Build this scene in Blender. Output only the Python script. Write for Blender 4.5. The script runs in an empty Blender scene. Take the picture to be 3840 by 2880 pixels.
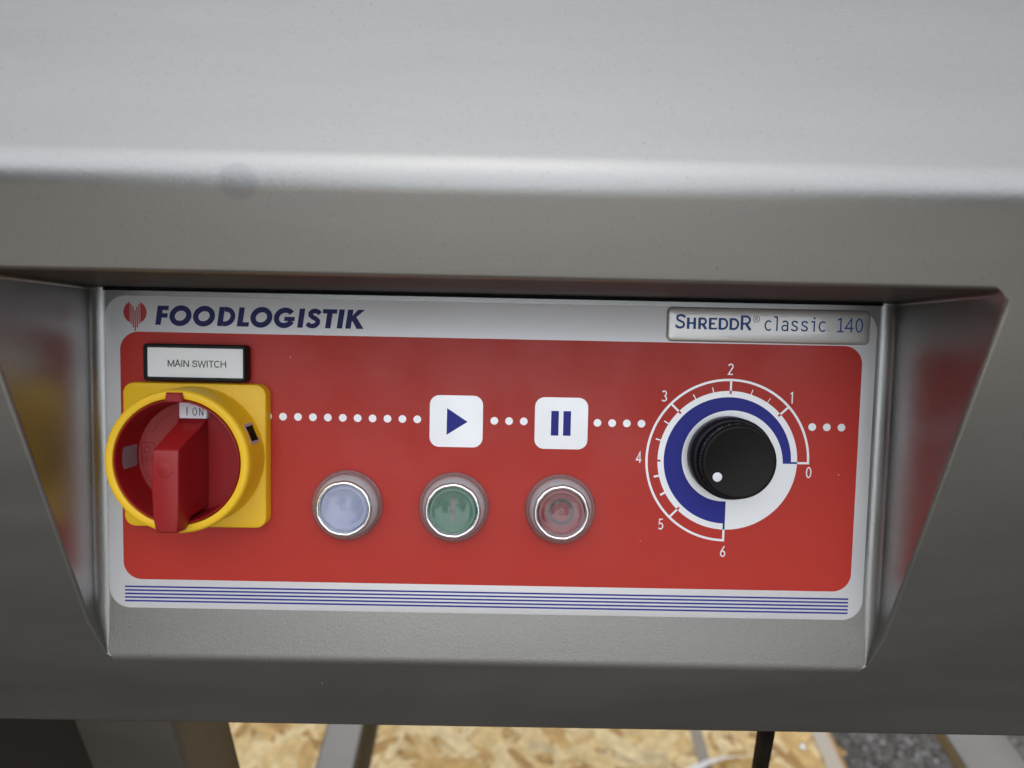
import bpy, bmesh, math, random
from mathutils import Matrix, Vector
R_ = math.radians
random.seed(7)
scene = bpy.context.scene
col = scene.collection

# ------------------------------------------------------------------ camera
SX, SZ = -0.167, 0.85                      # machine frame -> world (ground at z = 0)
cam_d = bpy.data.cameras.new("camera")
cam = bpy.data.objects.new("camera", cam_d); col.objects.link(cam)
cam.location = (0.1736 + SX, -0.2106, 0.24377 + SZ)
cam.rotation_euler = (R_(63.582), R_(-1.188), R_(0.180))
cam_d.sensor_width = 36; cam_d.lens = 36 * 2498.2 / 3840
cam_d.clip_start = 0.01; cam_d.clip_end = 500
cam_d.dof.use_dof = True; cam_d.dof.focus_distance = 0.292; cam_d.dof.aperture_fstop = 6.6
scene.camera = cam

# ------------------------------------------------------------------ sky and sun
SUN_ELEV, SUN_AZ = R_(66), R_(186)         # azimuth clockwise from +Y: behind the camera
w = bpy.data.worlds.new("World"); scene.world = w; w.use_nodes = True
nt = w.node_tree; nt.nodes.clear()
sky = nt.nodes.new("ShaderNodeTexSky"); sky.sky_type = 'NISHITA'; sky.sun_disc = False
sky.sun_elevation = SUN_ELEV; sky.sun_rotation = SUN_AZ
sky.dust_density = 1.0; sky.air_density = 1.0; sky.ozone_density = 1.0
hs = nt.nodes.new("ShaderNodeHueSaturation"); hs.inputs["Saturation"].default_value = 0.33
bg = nt.nodes.new("ShaderNodeBackground"); bg.inputs["Strength"].default_value = 0.15
out = nt.nodes.new("ShaderNodeOutputWorld")
nt.links.new(sky.outputs[0], hs.inputs["Color"]); nt.links.new(hs.outputs[0], bg.inputs[0]); nt.links.new(bg.outputs[0], out.inputs[0])
sd = bpy.data.lights.new("sun", 'SUN'); sd.energy = 1.0; sd.angle = R_(145); sd.color = (1.0, 0.965, 0.92)
sun = bpy.data.objects.new("sun", sd); col.objects.link(sun)
dirv = Vector((math.sin(SUN_AZ) * math.cos(SUN_ELEV), math.cos(SUN_AZ) * math.cos(SUN_ELEV), math.sin(SUN_ELEV)))
sun.rotation_euler = dirv.to_track_quat('Z', 'Y').to_euler()
vs = scene.view_settings
vs.view_transform = 'Standard'; vs.look = 'None'; vs.gamma = 1; vs.exposure = 0.62
scene.cycles.use_denoising = True
scene.cycles.max_bounces = 8; scene.cycles.transparent_max_bounces = 12

# ------------------------------------------------------------------ materials
def newmat(name):
    m = bpy.data.materials.new(name); m.use_nodes = True
    return m, m.node_tree, m.node_tree.nodes["Principled BSDF"]
def plain(name, colr, rough=0.45, metal=0.0, spec=0.5, bump=0.0, bscale=900, coat=0.0, dust=False):
    m, t, b = newmat(name)
    b.inputs["Base Color"].default_value = (*colr, 1); b.inputs["Roughness"].default_value = rough
    b.inputs["Metallic"].default_value = metal; b.inputs["Specular IOR Level"].default_value = spec
    b.inputs["Coat Weight"].default_value = coat
    tc = t.nodes.new("ShaderNodeTexCoord")
    n = t.nodes.new("ShaderNodeTexNoise"); n.inputs["Scale"].default_value = bscale; n.inputs["Detail"].default_value = 2
    t.links.new(tc.outputs["Object"], n.inputs["Vector"])
    # gentle wear: roughness and colour wander a little
    n2 = t.nodes.new("ShaderNodeTexNoise"); n2.inputs["Scale"].default_value = 35; n2.inputs["Detail"].default_value = 4
    t.links.new(tc.outputs["Object"], n2.inputs["Vector"])
    mr = t.nodes.new("ShaderNodeMapRange"); mr.inputs["From Min"].default_value = .3; mr.inputs["From Max"].default_value = .7
    wv_ = .26 if dust else .12
    mr.inputs["To Min"].default_value = rough * (1 - wv_); mr.inputs["To Max"].default_value = min(1, rough * (1 + wv_))
    t.links.new(n2.outputs["Fac"], mr.inputs["Value"]); t.links.new(mr.outputs[0], b.inputs["Roughness"])
    if dust:
        # stray dust motes and dark specks
        c_prev = None
        for sc_, thr, frac, cc, off in ((150, .05, .10, (.55, .45, .45), 1.7), (210, .06, .10, (.10, .02, .02), 4.1)):
            mp = t.nodes.new("ShaderNodeMapping"); mp.inputs["Location"].default_value = (off, off * .6, 0); t.links.new(tc.outputs["Object"], mp.inputs["Vector"])
            v = t.nodes.new("ShaderNodeTexVoronoi"); v.inputs["Scale"].default_value = sc_; t.links.new(mp.outputs[0], v.inputs["Vector"])
            lt = t.nodes.new("ShaderNodeMath"); lt.operation = 'LESS_THAN'; lt.inputs[1].default_value = thr; t.links.new(v.outputs["Distance"], lt.inputs[0])
            sp = t.nodes.new("ShaderNodeSeparateColor"); t.links.new(v.outputs["Color"], sp.inputs[0])
            gt = t.nodes.new("ShaderNodeMath"); gt.operation = 'GREATER_THAN'; gt.inputs[1].default_value = 1 - frac; t.links.new(sp.outputs[0], gt.inputs[0])
            ml = t.nodes.new("ShaderNodeMath"); ml.operation = 'MULTIPLY'; t.links.new(lt.outputs[0], ml.inputs[0]); t.links.new(gt.outputs[0], ml.inputs[1])
            mx = t.nodes.new("ShaderNodeMix"); mx.data_type = 'RGBA'; mx.inputs["A"].default_value = (*colr, 1); mx.inputs["B"].default_value = (*cc, 1)
            t.links.new(ml.outputs[0], mx.inputs["Factor"])
            if c_prev: t.links.new(c_prev, mx.inputs["A"])
            c_prev = mx.outputs["Result"]
        t.links.new(c_prev, b.inputs["Base Color"])
    if bump:
        bp = t.nodes.new("ShaderNodeBump"); bp.inputs["Strength"].default_value = bump; bp.inputs["Distance"].default_value = 0.0004
        t.links.new(n.outputs["Fac"], bp.inputs["Height"]); t.links.new(bp.outputs[0], b.inputs["Normal"])
    return m

def steel_mat(name, base=(.375, .378, .372), rough=.37, round_mark=None, specks=True):
    m, t, b = newmat(name); N = t.nodes; Lk = t.links
    tc = N.new("ShaderNodeTexCoord")
    b.inputs["Metallic"].default_value = 1.0; b.inputs["Specular Tint"].default_value = (.10, .095, .09, 1)   # blasted steel stays dull at grazing angles
    fine = N.new("ShaderNodeTexNoise"); fine.inputs["Scale"].default_value = 1100; fine.inputs["Detail"].default_value = 3
    Lk.new(tc.outputs["Object"], fine.inputs["Vector"])
    cloud = N.new("ShaderNodeTexNoise"); cloud.inputs["Scale"].default_value = 9; cloud.inputs["Detail"].default_value = 5; cloud.inputs["Roughness"].default_value = .6
    mp = N.new("ShaderNodeMapping"); mp.inputs["Scale"].default_value = (.6, 1, 2.2)
    Lk.new(tc.outputs["Object"], mp.inputs["Vector"]); Lk.new(mp.outputs[0], cloud.inputs["Vector"])
    mr = N.new("ShaderNodeMapRange"); mr.inputs["From Min"].default_value = .3; mr.inputs["From Max"].default_value = .7
    mr.inputs["To Min"].default_value = rough - .05; mr.inputs["To Max"].default_value = rough + .06
    Lk.new(cloud.outputs["Fac"], mr.inputs["Value"])
    rough_out = mr.outputs[0]
    # colour: cloudy steel with tiny pits and dust
    cr = N.new("ShaderNodeMix"); cr.data_type = 'RGBA'
    cr.inputs["A"].default_value = (base[0] * .95, base[1] * .955, base[2] * .96, 1); cr.inputs["B"].default_value = (base[0] * 1.05, base[1] * 1.045, base[2] * 1.03, 1)
    Lk.new(cloud.outputs["Fac"], cr.inputs["Factor"])
    c_out = cr.outputs["Result"]
    def specs(scale, thr, colr, frac, seed):
        nonlocal c_out
        mp2 = N.new("ShaderNodeMapping"); mp2.inputs["Location"].default_value = (seed, seed * .7, seed * 1.3)
        Lk.new(tc.outputs["Object"], mp2.inputs["Vector"])
        v = N.new("ShaderNodeTexVoronoi"); v.inputs["Scale"].default_value = scale
        Lk.new(mp2.outputs[0], v.inputs["Vector"])
        lt = N.new("ShaderNodeMath"); lt.operation = 'LESS_THAN'; lt.inputs[1].default_value = thr
        Lk.new(v.outputs["Distance"], lt.inputs[0])
        sp = N.new("ShaderNodeSeparateColor"); Lk.new(v.outputs["Color"], sp.inputs[0])
        gt = N.new("ShaderNodeMath"); gt.operation = 'GREATER_THAN'; gt.inputs[1].default_value = 1 - frac
        Lk.new(sp.outputs[0], gt.inputs[0])
        ml = N.new("ShaderNodeMath"); ml.operation = 'MULTIPLY'; Lk.new(lt.outputs[0], ml.inputs[0]); Lk.new(gt.outputs[0], ml.inputs[1])
        mx = N.new("ShaderNodeMix"); mx.data_type = 'RGBA'; mx.inputs["B"].default_value = (*colr, 1)
        Lk.new(ml.outputs[0], mx.inputs["Factor"]); Lk.new(c_out, mx.inputs["A"]); c_out = mx.outputs["Result"]
        return ml.outputs[0]
    if specks:
        specs(620, .15, (.26, .26, .26), .16, 1.0)
        specs(230, .06, (.16, .16, .16), .06, 3.0)
        wf = specs(80, .018, (.9, .9, .9), .05, 5.0)
        sub = N.new("ShaderNodeMath"); sub.operation = 'SUBTRACT'; sub.inputs[0].default_value = 1.0; Lk.new(wf, sub.inputs[1])
        Lk.new(sub.outputs[0], b.inputs["Metallic"])
    # blasted grain and faint wiping streaks
    g2 = N.new("ShaderNodeTexNoise"); g2.inputs["Scale"].default_value = 1300; g2.inputs["Detail"].default_value = 2; Lk.new(tc.outputs["Object"], g2.inputs["Vector"])
    m3 = N.new("ShaderNodeMapping"); m3.inputs["Rotation"].default_value = (0, R_(24), 0); m3.inputs["Scale"].default_value = (5, 40, 60); Lk.new(tc.outputs["Object"], m3.inputs["Vector"])
    g3 = N.new("ShaderNodeTexNoise"); g3.inputs["Scale"].default_value = 1.0; g3.inputs["Detail"].default_value = 6; g3.inputs["Roughness"].default_value = .65; Lk.new(m3.outputs[0], g3.inputs["Vector"])
    for gn, amp in ((g2, .045), (g3, .04)):
        mg = N.new("ShaderNodeMapRange"); mg.inputs["From Min"].default_value = .25; mg.inputs["From Max"].default_value = .75
        mg.inputs["To Min"].default_value = 1 - amp; mg.inputs["To Max"].default_value = 1 + amp; Lk.new(gn.outputs["Fac"], mg.inputs["Value"])
        mm = N.new("ShaderNodeMix"); mm.data_type = 'RGBA'; mm.blend_type = 'MULTIPLY'; mm.inputs["Factor"].default_value = 1
        Lk.new(c_out, mm.inputs["A"]); Lk.new(mg.outputs[0], mm.inputs["B"]); c_out = mm.outputs["Result"]
    if round_mark:
        # a round, slightly darker mark on the top fold
        sx, sy, sz, r = round_mark
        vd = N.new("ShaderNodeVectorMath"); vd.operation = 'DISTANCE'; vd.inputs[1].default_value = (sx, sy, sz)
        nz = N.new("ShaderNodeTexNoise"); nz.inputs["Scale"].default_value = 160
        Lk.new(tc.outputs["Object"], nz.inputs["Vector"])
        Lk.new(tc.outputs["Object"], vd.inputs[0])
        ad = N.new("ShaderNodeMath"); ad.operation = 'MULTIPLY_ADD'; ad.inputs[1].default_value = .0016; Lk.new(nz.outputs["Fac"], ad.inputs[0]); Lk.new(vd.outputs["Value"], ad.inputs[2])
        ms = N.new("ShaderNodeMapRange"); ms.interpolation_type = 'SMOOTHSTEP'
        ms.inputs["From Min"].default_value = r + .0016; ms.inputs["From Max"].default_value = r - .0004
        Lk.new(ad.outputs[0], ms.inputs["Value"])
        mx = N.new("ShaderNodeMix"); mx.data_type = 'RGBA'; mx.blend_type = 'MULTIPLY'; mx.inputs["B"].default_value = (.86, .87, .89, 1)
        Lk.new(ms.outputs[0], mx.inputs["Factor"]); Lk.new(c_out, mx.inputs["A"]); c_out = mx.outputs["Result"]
    Lk.new(c_out, b.inputs["Base Color"]); Lk.new(rough_out, b.inputs["Roughness"])
    bp = N.new("ShaderNodeBump"); bp.inputs["Strength"].default_value = .22; bp.inputs["Distance"].default_value = .0003
    Lk.new(fine.outputs["Fac"], bp.inputs["Height"]); Lk.new(bp.outputs[0], b.inputs["Normal"])
    return m

M = {}
M['steel'] = steel_mat('blasted_steel', round_mark=(0.0893 + SX, 0.0, 0.2068 + SZ, .0060))
M['tube'] = steel_mat('tube_steel', base=(.29, .275, .25), rough=.40, specks=False)
M['film'] = plain('silver_film', (.84, .85, .87), .42, metal=.5, bump=.10, bscale=1300)
M['red_print'] = plain('red_print', (.45, .024, .014), .45, spec=.4, dust=True, bump=.06, bscale=1300)
M['blue_print'] = plain('blue_print', (.017, .022, .25), .5, spec=.3)
M['navy_print'] = plain('navy_print', (.010, .014, .10), .5, spec=.3)
M['logo_red'] = plain('logo_red', (.36, .02, .025), .42)
M['badge'] = plain('domed_badge', (.52, .51, .49), .35, metal=.7, bump=.15, bscale=1500, coat=1.0)
M['badge_blue'] = plain('badge_blue', (.008, .065, .26), .4, spec=.3)
M['yellow'] = plain('yellow_plastic', (.89, .55, .014), .45, bump=.10, bscale=1800)
M['red_plastic'] = plain('red_plastic', (.29, .007, .009), .42, spec=.5, bump=.10, bscale=1800)
M['black'] = plain('black_plastic', (.005, .005, .006), .4, spec=.25, bump=.05)
M['grip'] = plain('grip_black', (.006, .006, .009), .28, spec=.55)
M['dark_brown'] = plain('very_dark_brown', (.016, .012, .010), .5, spec=.3)
M['black_rough'] = plain('black_rubber', (.003, .003, .0035), .6, spec=.08)
M['white_plastic'] = plain('white_plastic', (.78, .80, .86), .4)
M['pale_pink'] = plain('pale_pink_plastic', (.52, .40, .45), .45)
M['insert'] = plain('brushed_white_insert', (.90, .93, .94), .35, metal=0)
M['ink'] = plain('black_ink', (.03, .035, .04), .5)
M['chrome'] = plain('chrome_ring', (.92, .93, .94), .22, metal=1.0)
M['bezel'] = plain('satin_bezel', (.80, .81, .83), .30, metal=.15)
M['cap_white'] = plain('lens_white', (.42, .47, .66), .35, coat=.5)
M['cap_green'] = plain('lens_green', (.006, .17, .08), .35, coat=.5)
M['cap_red'] = plain('lens_red', (.27, .012, .024), .35, coat=.5)
M['glyph_i'] = plain('glyph_grey_pink', (.26, .20, .22), .5)
M['glyph_o'] = plain('glyph_grey_green', (.085, .105, .10), .5)
M['strap'] = plain('strap_plastic', (.84, .82, .80), .35)

def brushed_top():
    m, t, b = newmat('turned_black'); N = t.nodes; Lk = t.links
    b.inputs["Base Color"].default_value = (.007, .0065, .006, 1); b.inputs["Roughness"].default_value = .45; b.inputs["Specular IOR Level"].default_value = .18
    tc = N.new("ShaderNodeTexCoord")
    wv = N.new("ShaderNodeTexWave"); wv.wave_type = 'RINGS'; wv.rings_direction = 'Z'; wv.inputs["Scale"].default_value = 260
    wv.inputs["Distortion"].default_value = 5; wv.inputs["Detail"].default_value = 4; wv.inputs["Detail Scale"].default_value = 3
    Lk.new(tc.outputs["Object"], wv.inputs["Vector"])
    bp = N.new("ShaderNodeBump"); bp.inputs["Strength"].default_value = .12; bp.inputs["Distance"].default_value = .0002
    Lk.new(wv.outputs["Fac"], bp.inputs["Height"]); Lk.new(bp.outputs[0], b.inputs["Normal"])
    return m
M['turned'] = brushed_top()

def clear_mat(name, tint, fac, rough, base):
    m = bpy.data.materials.new(name); m.use_nodes = True; t = m.node_tree; N = t.nodes
    b = N["Principled BSDF"]; o = N["Material Output"]
    b.inputs["Base Color"].default_value = (*base, 1); b.inputs["Roughness"].default_value = rough
    tr = N.new("ShaderNodeBsdfTransparent"); tr.inputs[0].default_value = (*tint, 1)
    fr = N.new("ShaderNodeFresnel"); fr.inputs["IOR"].default_value = 1.5
    mt = N.new("ShaderNodeMath"); mt.operation = 'MULTIPLY_ADD'; mt.inputs[1].default_value = 1.0; mt.inputs[2].default_value = fac; mt.use_clamp = True
    t.links.new(fr.outputs[0], mt.inputs[0])
    mx = N.new("ShaderNodeMixShader")
    t.links.new(mt.outputs[0], mx.inputs[0]); t.links.new(tr.outputs[0], mx.inputs[1]); t.links.new(b.outputs[0], mx.inputs[2])
    t.links.new(mx.outputs[0], o.inputs[0])
    return m
def clear2(name, tint, dfac, base, gk, gadd, grough):
    m = bpy.data.materials.new(name); m.use_nodes = True; t = m.node_tree; N = t.nodes; Lk = t.links
    b = N["Principled BSDF"]; o = N["Material Output"]; b.inputs["Base Color"].default_value = (*base, 1); b.inputs["Roughness"].default_value = .5; b.inputs["Specular IOR Level"].default_value = 0
    tr = N.new("ShaderNodeBsdfTransparent"); tr.inputs[0].default_value = (*tint, 1)
    m1 = N.new("ShaderNodeMixShader"); m1.inputs[0].default_value = dfac; Lk.new(tr.outputs[0], m1.inputs[1]); Lk.new(b.outputs[0], m1.inputs[2])
    gl = N.new("ShaderNodeBsdfGlossy"); gl.inputs["Roughness"].default_value = grough
    fr = N.new("ShaderNodeFresnel"); fr.inputs["IOR"].default_value = 1.45
    mt = N.new("ShaderNodeMath"); mt.operation = 'MULTIPLY_ADD'; mt.inputs[1].default_value = gk; mt.inputs[2].default_value = gadd; mt.use_clamp = True
    Lk.new(fr.outputs[0], mt.inputs[0])
    m2 = N.new("ShaderNodeMixShader"); Lk.new(mt.outputs[0], m2.inputs[0]); Lk.new(m1.outputs[0], m2.inputs[1]); Lk.new(gl.outputs[0], m2.inputs[2]); Lk.new(m2.outputs[0], o.inputs[0])
    return m
M['boot'] = clear2('clear_silicone', (.98, .97, .98), .18, (.86, .86, .87), 1.0, .03, .16)
M['membrane'] = clear2('clear_membrane', (.98, .98, .98), .015, (.75, .77, .80), 1.15, .02, .08)

def island_mat(name, stops, rough, scale=40, lo=.45, hi=1.45):
    m, t, b = newmat(name); N = t.nodes; Lk = t.links
    b.inputs["Roughness"].default_value = rough
    g = N.new("ShaderNodeNewGeometry"); oi = N.new("ShaderNodeObjectInfo")
    ad = N.new("ShaderNodeMath"); ad.operation = 'ADD'; Lk.new(g.outputs["Random Per Island"], ad.inputs[0]); Lk.new(oi.outputs["Random"], ad.inputs[1])
    fr = N.new("ShaderNodeMath"); fr.operation = 'FRACT'; Lk.new(ad.outputs[0], fr.inputs[0])
    ramp = N.new("ShaderNodeValToRGB"); e = ramp.color_ramp.elements
    while len(e) < len(stops): e.new(.5)
    for k, (p, c) in enumerate(stops): e[k].position = p; e[k].color = (*c, 1)
    Lk.new(fr.outputs[0], ramp.inputs[0])
    tc = N.new("ShaderNodeTexCoord"); nz = N.new("ShaderNodeTexNoise"); nz.inputs["Scale"].default_value = scale; nz.inputs["Detail"].default_value = 5
    Lk.new(tc.outputs["Object"], nz.inputs["Vector"])
    mr = N.new("ShaderNodeMapRange"); mr.inputs["To Min"].default_value = lo; mr.inputs["To Max"].default_value = hi; Lk.new(nz.outputs["Fac"], mr.inputs["Value"])
    mx = N.new("ShaderNodeMix"); mx.data_type = 'RGBA'; mx.blend_type = 'MULTIPLY'; mx.inputs["Factor"].default_value = 1
    Lk.new(ramp.outputs[0], mx.inputs["A"]); Lk.new(mr.outputs[0], mx.inputs["B"]); Lk.new(mx.outputs["Result"], b.inputs["Base Color"])
    return m
M['strand'] = island_mat('wood_strand_mat', [(0, (.42, .23, .07)), (.22, (.60, .38, .13)), (.45, (.72, .51, .22)), (.72, (.80, .63, .34)), (.95, (.70, .50, .22)), (1, (.44, .40, .29))], .6, 60)
M['pebble'] = island_mat('aggregate_mat', [(0, (.095, .089, .081)), (.55, (.13, .123, .112)), (.90, (.16, .152, .140)), (1, (.34, .33, .31))], .75, 90, .8, 1.2)

def asphalt():
    m, t, b = newmat('asphalt'); N = t.nodes; Lk = t.links
    tc = N.new("ShaderNodeTexCoord")
    v = N.new("ShaderNodeTexVoronoi"); v.inputs["Scale"].default_value = 110; Lk.new(tc.outputs["Object"], v.inputs["Vector"])
    n = N.new("ShaderNodeTexNoise"); n.inputs["Scale"].default_value = 1.2; n.inputs["Detail"].default_value = 6; Lk.new(tc.outputs["Object"], n.inputs["Vector"])
    sp = N.new("ShaderNodeSeparateColor"); Lk.new(v.outputs["Color"], sp.inputs[0])
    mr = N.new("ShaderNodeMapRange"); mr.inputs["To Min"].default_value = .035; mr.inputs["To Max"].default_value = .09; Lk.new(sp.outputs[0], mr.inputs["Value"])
    m2 = N.new("ShaderNodeMapRange"); m2.inputs["To Min"].default_value = .75; m2.inputs["To Max"].default_value = 1.25; Lk.new(n.outputs["Fac"], m2.inputs["Value"])
    ml = N.new("ShaderNodeMath"); ml.operation = 'MULTIPLY'; Lk.new(mr.outputs[0], ml.inputs[0]); Lk.new(m2.outputs[0], ml.inputs[1])
    cc = N.new("ShaderNodeCombineColor")
    for i, k in enumerate((1.12, 1.0, .87)):
        q = N.new("ShaderNodeMath"); q.operation = 'MULTIPLY'; q.inputs[1].default_value = k; Lk.new(ml.outputs[0], q.inputs[0]); Lk.new(q.outputs[0], cc.inputs[i])
    Lk.new(cc.outputs[0], b.inputs["Base Color"]); b.inputs["Roughness"].default_value = .85
    bp = N.new("ShaderNodeBump"); bp.inputs["Strength"].default_value = .6; bp.inputs["Distance"].default_value = .004
    Lk.new(v.outputs["Distance"], bp.inputs["Height"]); Lk.new(bp.outputs[0], b.inputs["Normal"])
    return m
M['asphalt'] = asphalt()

# ------------------------------------------------------------------ helpers
I4 = Matrix.Identity(4)
def obj(name, bm, mat, parent=None, mtx=None, smooth=True, angle=40, label=None):
    me = bpy.data.meshes.new(name)
    if isinstance(bm, bmesh.types.BMesh):
        bmesh.ops.recalc_face_normals(bm, faces=bm.faces[:]) if getattr(bm, 'faces', None) and not bm_keep.get(id(bm)) else None
        for f in bm.faces: f.smooth = smooth
        if smooth:
            for e in bm.edges:
                if len(e.link_faces) == 2 and e.calc_face_angle(0) > R_(angle): e.smooth = False
        bm.to_mesh(me); bm.free()
    else:
        me = bm
    o = bpy.data.objects.new(name, me); col.objects.link(o)
    for m in (mat if isinstance(mat, (list, tuple)) else [mat]): me.materials.append(m)
    if parent: o.parent = parent
    if mtx is not None: o.matrix_local = mtx
    if label: o['label'] = label
    return o
bm_keep = {}
def flat(bm): bm_keep[id(bm)] = True; return bm
MM = .001

def rr_pts(x0, y0, x1, y1, r, n=8):
    P = []
    for cx, cy, a0 in ((x1 - r, y0 + r, -90), (x1 - r, y1 - r, 0), (x0 + r, y1 - r, 90), (x0 + r, y0 + r, 180)):
        for k in range(n + 1):
            a = R_(a0 + 90 * k / n); P.append((cx + r * math.cos(a), cy + r * math.sin(a)))
    return P
def face2d(bm, P, z):
    f = bm.faces.new([bm.verts.new((x * MM, y * MM, z * MM)) for x, y in P])
    if f.normal.z < 0 or sum(P[i - 1][0] * P[i][1] - P[i][0] * P[i - 1][1] for i in range(len(P))) < 0: f.normal_flip()
    return f
def disc_pts(cx, cy, r, n=48): return [(cx + r * math.cos(2 * math.pi * k / n), cy + r * math.sin(2 * math.pi * k / n)) for k in range(n)]
def slab(bm, rings, cap_top=True, cap_bot=False):
    """stack of outlines [(pts, z)] joined by side walls (mm)"""
    prev = None
    for P, z in rings:
        vv = [bm.verts.new((x * MM, y * MM, z * MM)) for x, y in P]
        if prev:
            for i in range(len(vv)):
                j = (i + 1) % len(vv)
                bm.faces.new((prev[i], prev[j], vv[j], vv[i]))
        elif cap_bot: bm.faces.new(vv[::-1])
        prev = vv
    if cap_top: bm.faces.new(prev)
def rr_slab(bm, x0, y0, x1, y1, r, z0, z1, bev=.5, n=8):
    b = bev
    slab(bm, [(rr_pts(x0, y0, x1, y1, r, n), z0), (rr_pts(x0, y0, x1, y1, r, n), z1 - b),
              (rr_pts(x0 + .3 * b, y0 + .3 * b, x1 - .3 * b, y1 - .3 * b, r - .3 * b, n), z1 - .3 * b),
              (rr_pts(x0 + b, y0 + b, x1 - b, y1 - b, max(r - b, .05), n), z1)])
def lathe(bm, prof, cx=0, cy=0, seg=72, rfun=None):
    prev = None
    for r, z in prof:
        if r < 1e-6: vv = [bm.verts.new((cx * MM, cy * MM, z * MM))]
        else:
            vv = []
            for k in range(seg):
                a = 2 * math.pi * k / seg; rr = r + (rfun(a, z) if rfun else 0)
                vv.append(bm.verts.new(((cx + rr * math.cos(a)) * MM, (cy + rr * math.sin(a)) * MM, z * MM)))
        if prev:
            for k in range(seg):
                j = (k + 1) % seg
                q = [prev[k % len(prev)], prev[j % len(prev)], vv[j % len(vv)], vv[k % len(vv)]]
                q = [v for i, v in enumerate(q) if v not in q[:i]]
                if len(q) > 2: bm.faces.new(q)
        prev = vv
ZI = [0]
def ribbon(bm, pts, wd, z, closed=False):
    """flat pen stroke; each stroke sits a hair above the one before"""
    ZI[0] = (ZI[0] + 1) % 4; z = z + ZI[0] * .004
    pts = [p for i, p in enumerate(pts) if i == 0 or (Vector(p) - Vector(pts[i - 1])).length > 1e-4]
    n = len(pts); L = []; Rr = []
    for i in range(n):
        p = Vector(pts[i])
        a = Vector(pts[i - 1]) if (i > 0 or closed) else None
        b = Vector(pts[(i + 1) % n]) if (i < n - 1 or closed) else None
        d1 = (p - a).normalized() if a is not None else None; d2 = (b - p).normalized() if b is not None else None
        d1 = d1 or d2; d2 = d2 or d1
        n1 = Vector((-d1.y, d1.x)); n2 = Vector((-d2.y, d2.x)); m = (n1 + n2)
        m = m.normalized() if m.length > 1e-6 else n1
        k = wd / 2 / max(.35, m.dot(n1))
        L.append(p + m * k); Rr.append(p - m * k)
    vl = [bm.verts.new((q.x * MM, q.y * MM, z * MM)) for q in L]; vr = [bm.verts.new((q.x * MM, q.y * MM, z * MM)) for q in Rr]
    for i in range(n if closed else n - 1):
        j = (i + 1) % n
        bm.faces.new((vr[i], vr[j], vl[j], vl[i]))
def arc(cx, cy, rx, ry, a0, a1, n=16): return [(cx + rx * math.cos(R_(a0 + (a1 - a0) * k / n)), cy + ry * math.sin(R_(a0 + (a1 - a0) * k / n))) for k in range(n + 1)]
def bm2(): return flat(bmesh.new())
def box(bm, x0, y0, z0, x1, y1, z1, bev=0):
    r = bmesh.ops.create_cube(bm, size=1)
    for v in r['verts']: v.co = Vector(((x0 + x1) / 2 + v.co.x * (x1 - x0), (y0 + y1) / 2 + v.co.y * (y1 - y0), (z0 + z1) / 2 + v.co.z * (z1 - z0)))
    if bev:
        ed = list({e for v in r['verts'] for e in v.link_edges})
        bmesh.ops.bevel(bm, geom=ed, offset=bev, segments=3, profile=.5, affect='EDGES')
def text_mesh(s, size, xs=1.0, align='CENTER'):
    cu = bpy.data.curves.new('t', 'FONT'); cu.body = s; cu.size = size; cu.align_x = align; cu.resolution_u = 4
    o = bpy.data.objects.new('t', cu); col.objects.link(o)
    dg = bpy.context.evaluated_depsgraph_get(); me = bpy.data.meshes.new_from_object(o.evaluated_get(dg))
    bpy.data.objects.remove(o); bpy.data.curves.remove(cu)
    for v in me.vertices: v.co.x *= xs
    return me

# ------------------------------------------------------------------ the setting
def W(x, y, z): return Vector((x + SX, y, z + SZ))
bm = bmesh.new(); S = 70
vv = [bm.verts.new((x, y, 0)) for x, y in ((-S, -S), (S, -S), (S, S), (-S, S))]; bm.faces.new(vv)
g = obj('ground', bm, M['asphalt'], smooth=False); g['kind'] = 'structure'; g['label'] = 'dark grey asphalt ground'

# unseen ground added in front, painted pale like sunlit paving to brighten the steel
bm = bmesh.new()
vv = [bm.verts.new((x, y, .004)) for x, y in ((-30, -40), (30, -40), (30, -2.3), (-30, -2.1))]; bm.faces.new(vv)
M['pale_ground'] = plain('pale_ground_mat', (.52, .46, .38), .8)
g = obj('added_pale_ground', bm, M['pale_ground'], smooth=False); g['kind'] = 'structure'; g['label'] = 'unseen pale ground added to brighten the upper front steel'

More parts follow.
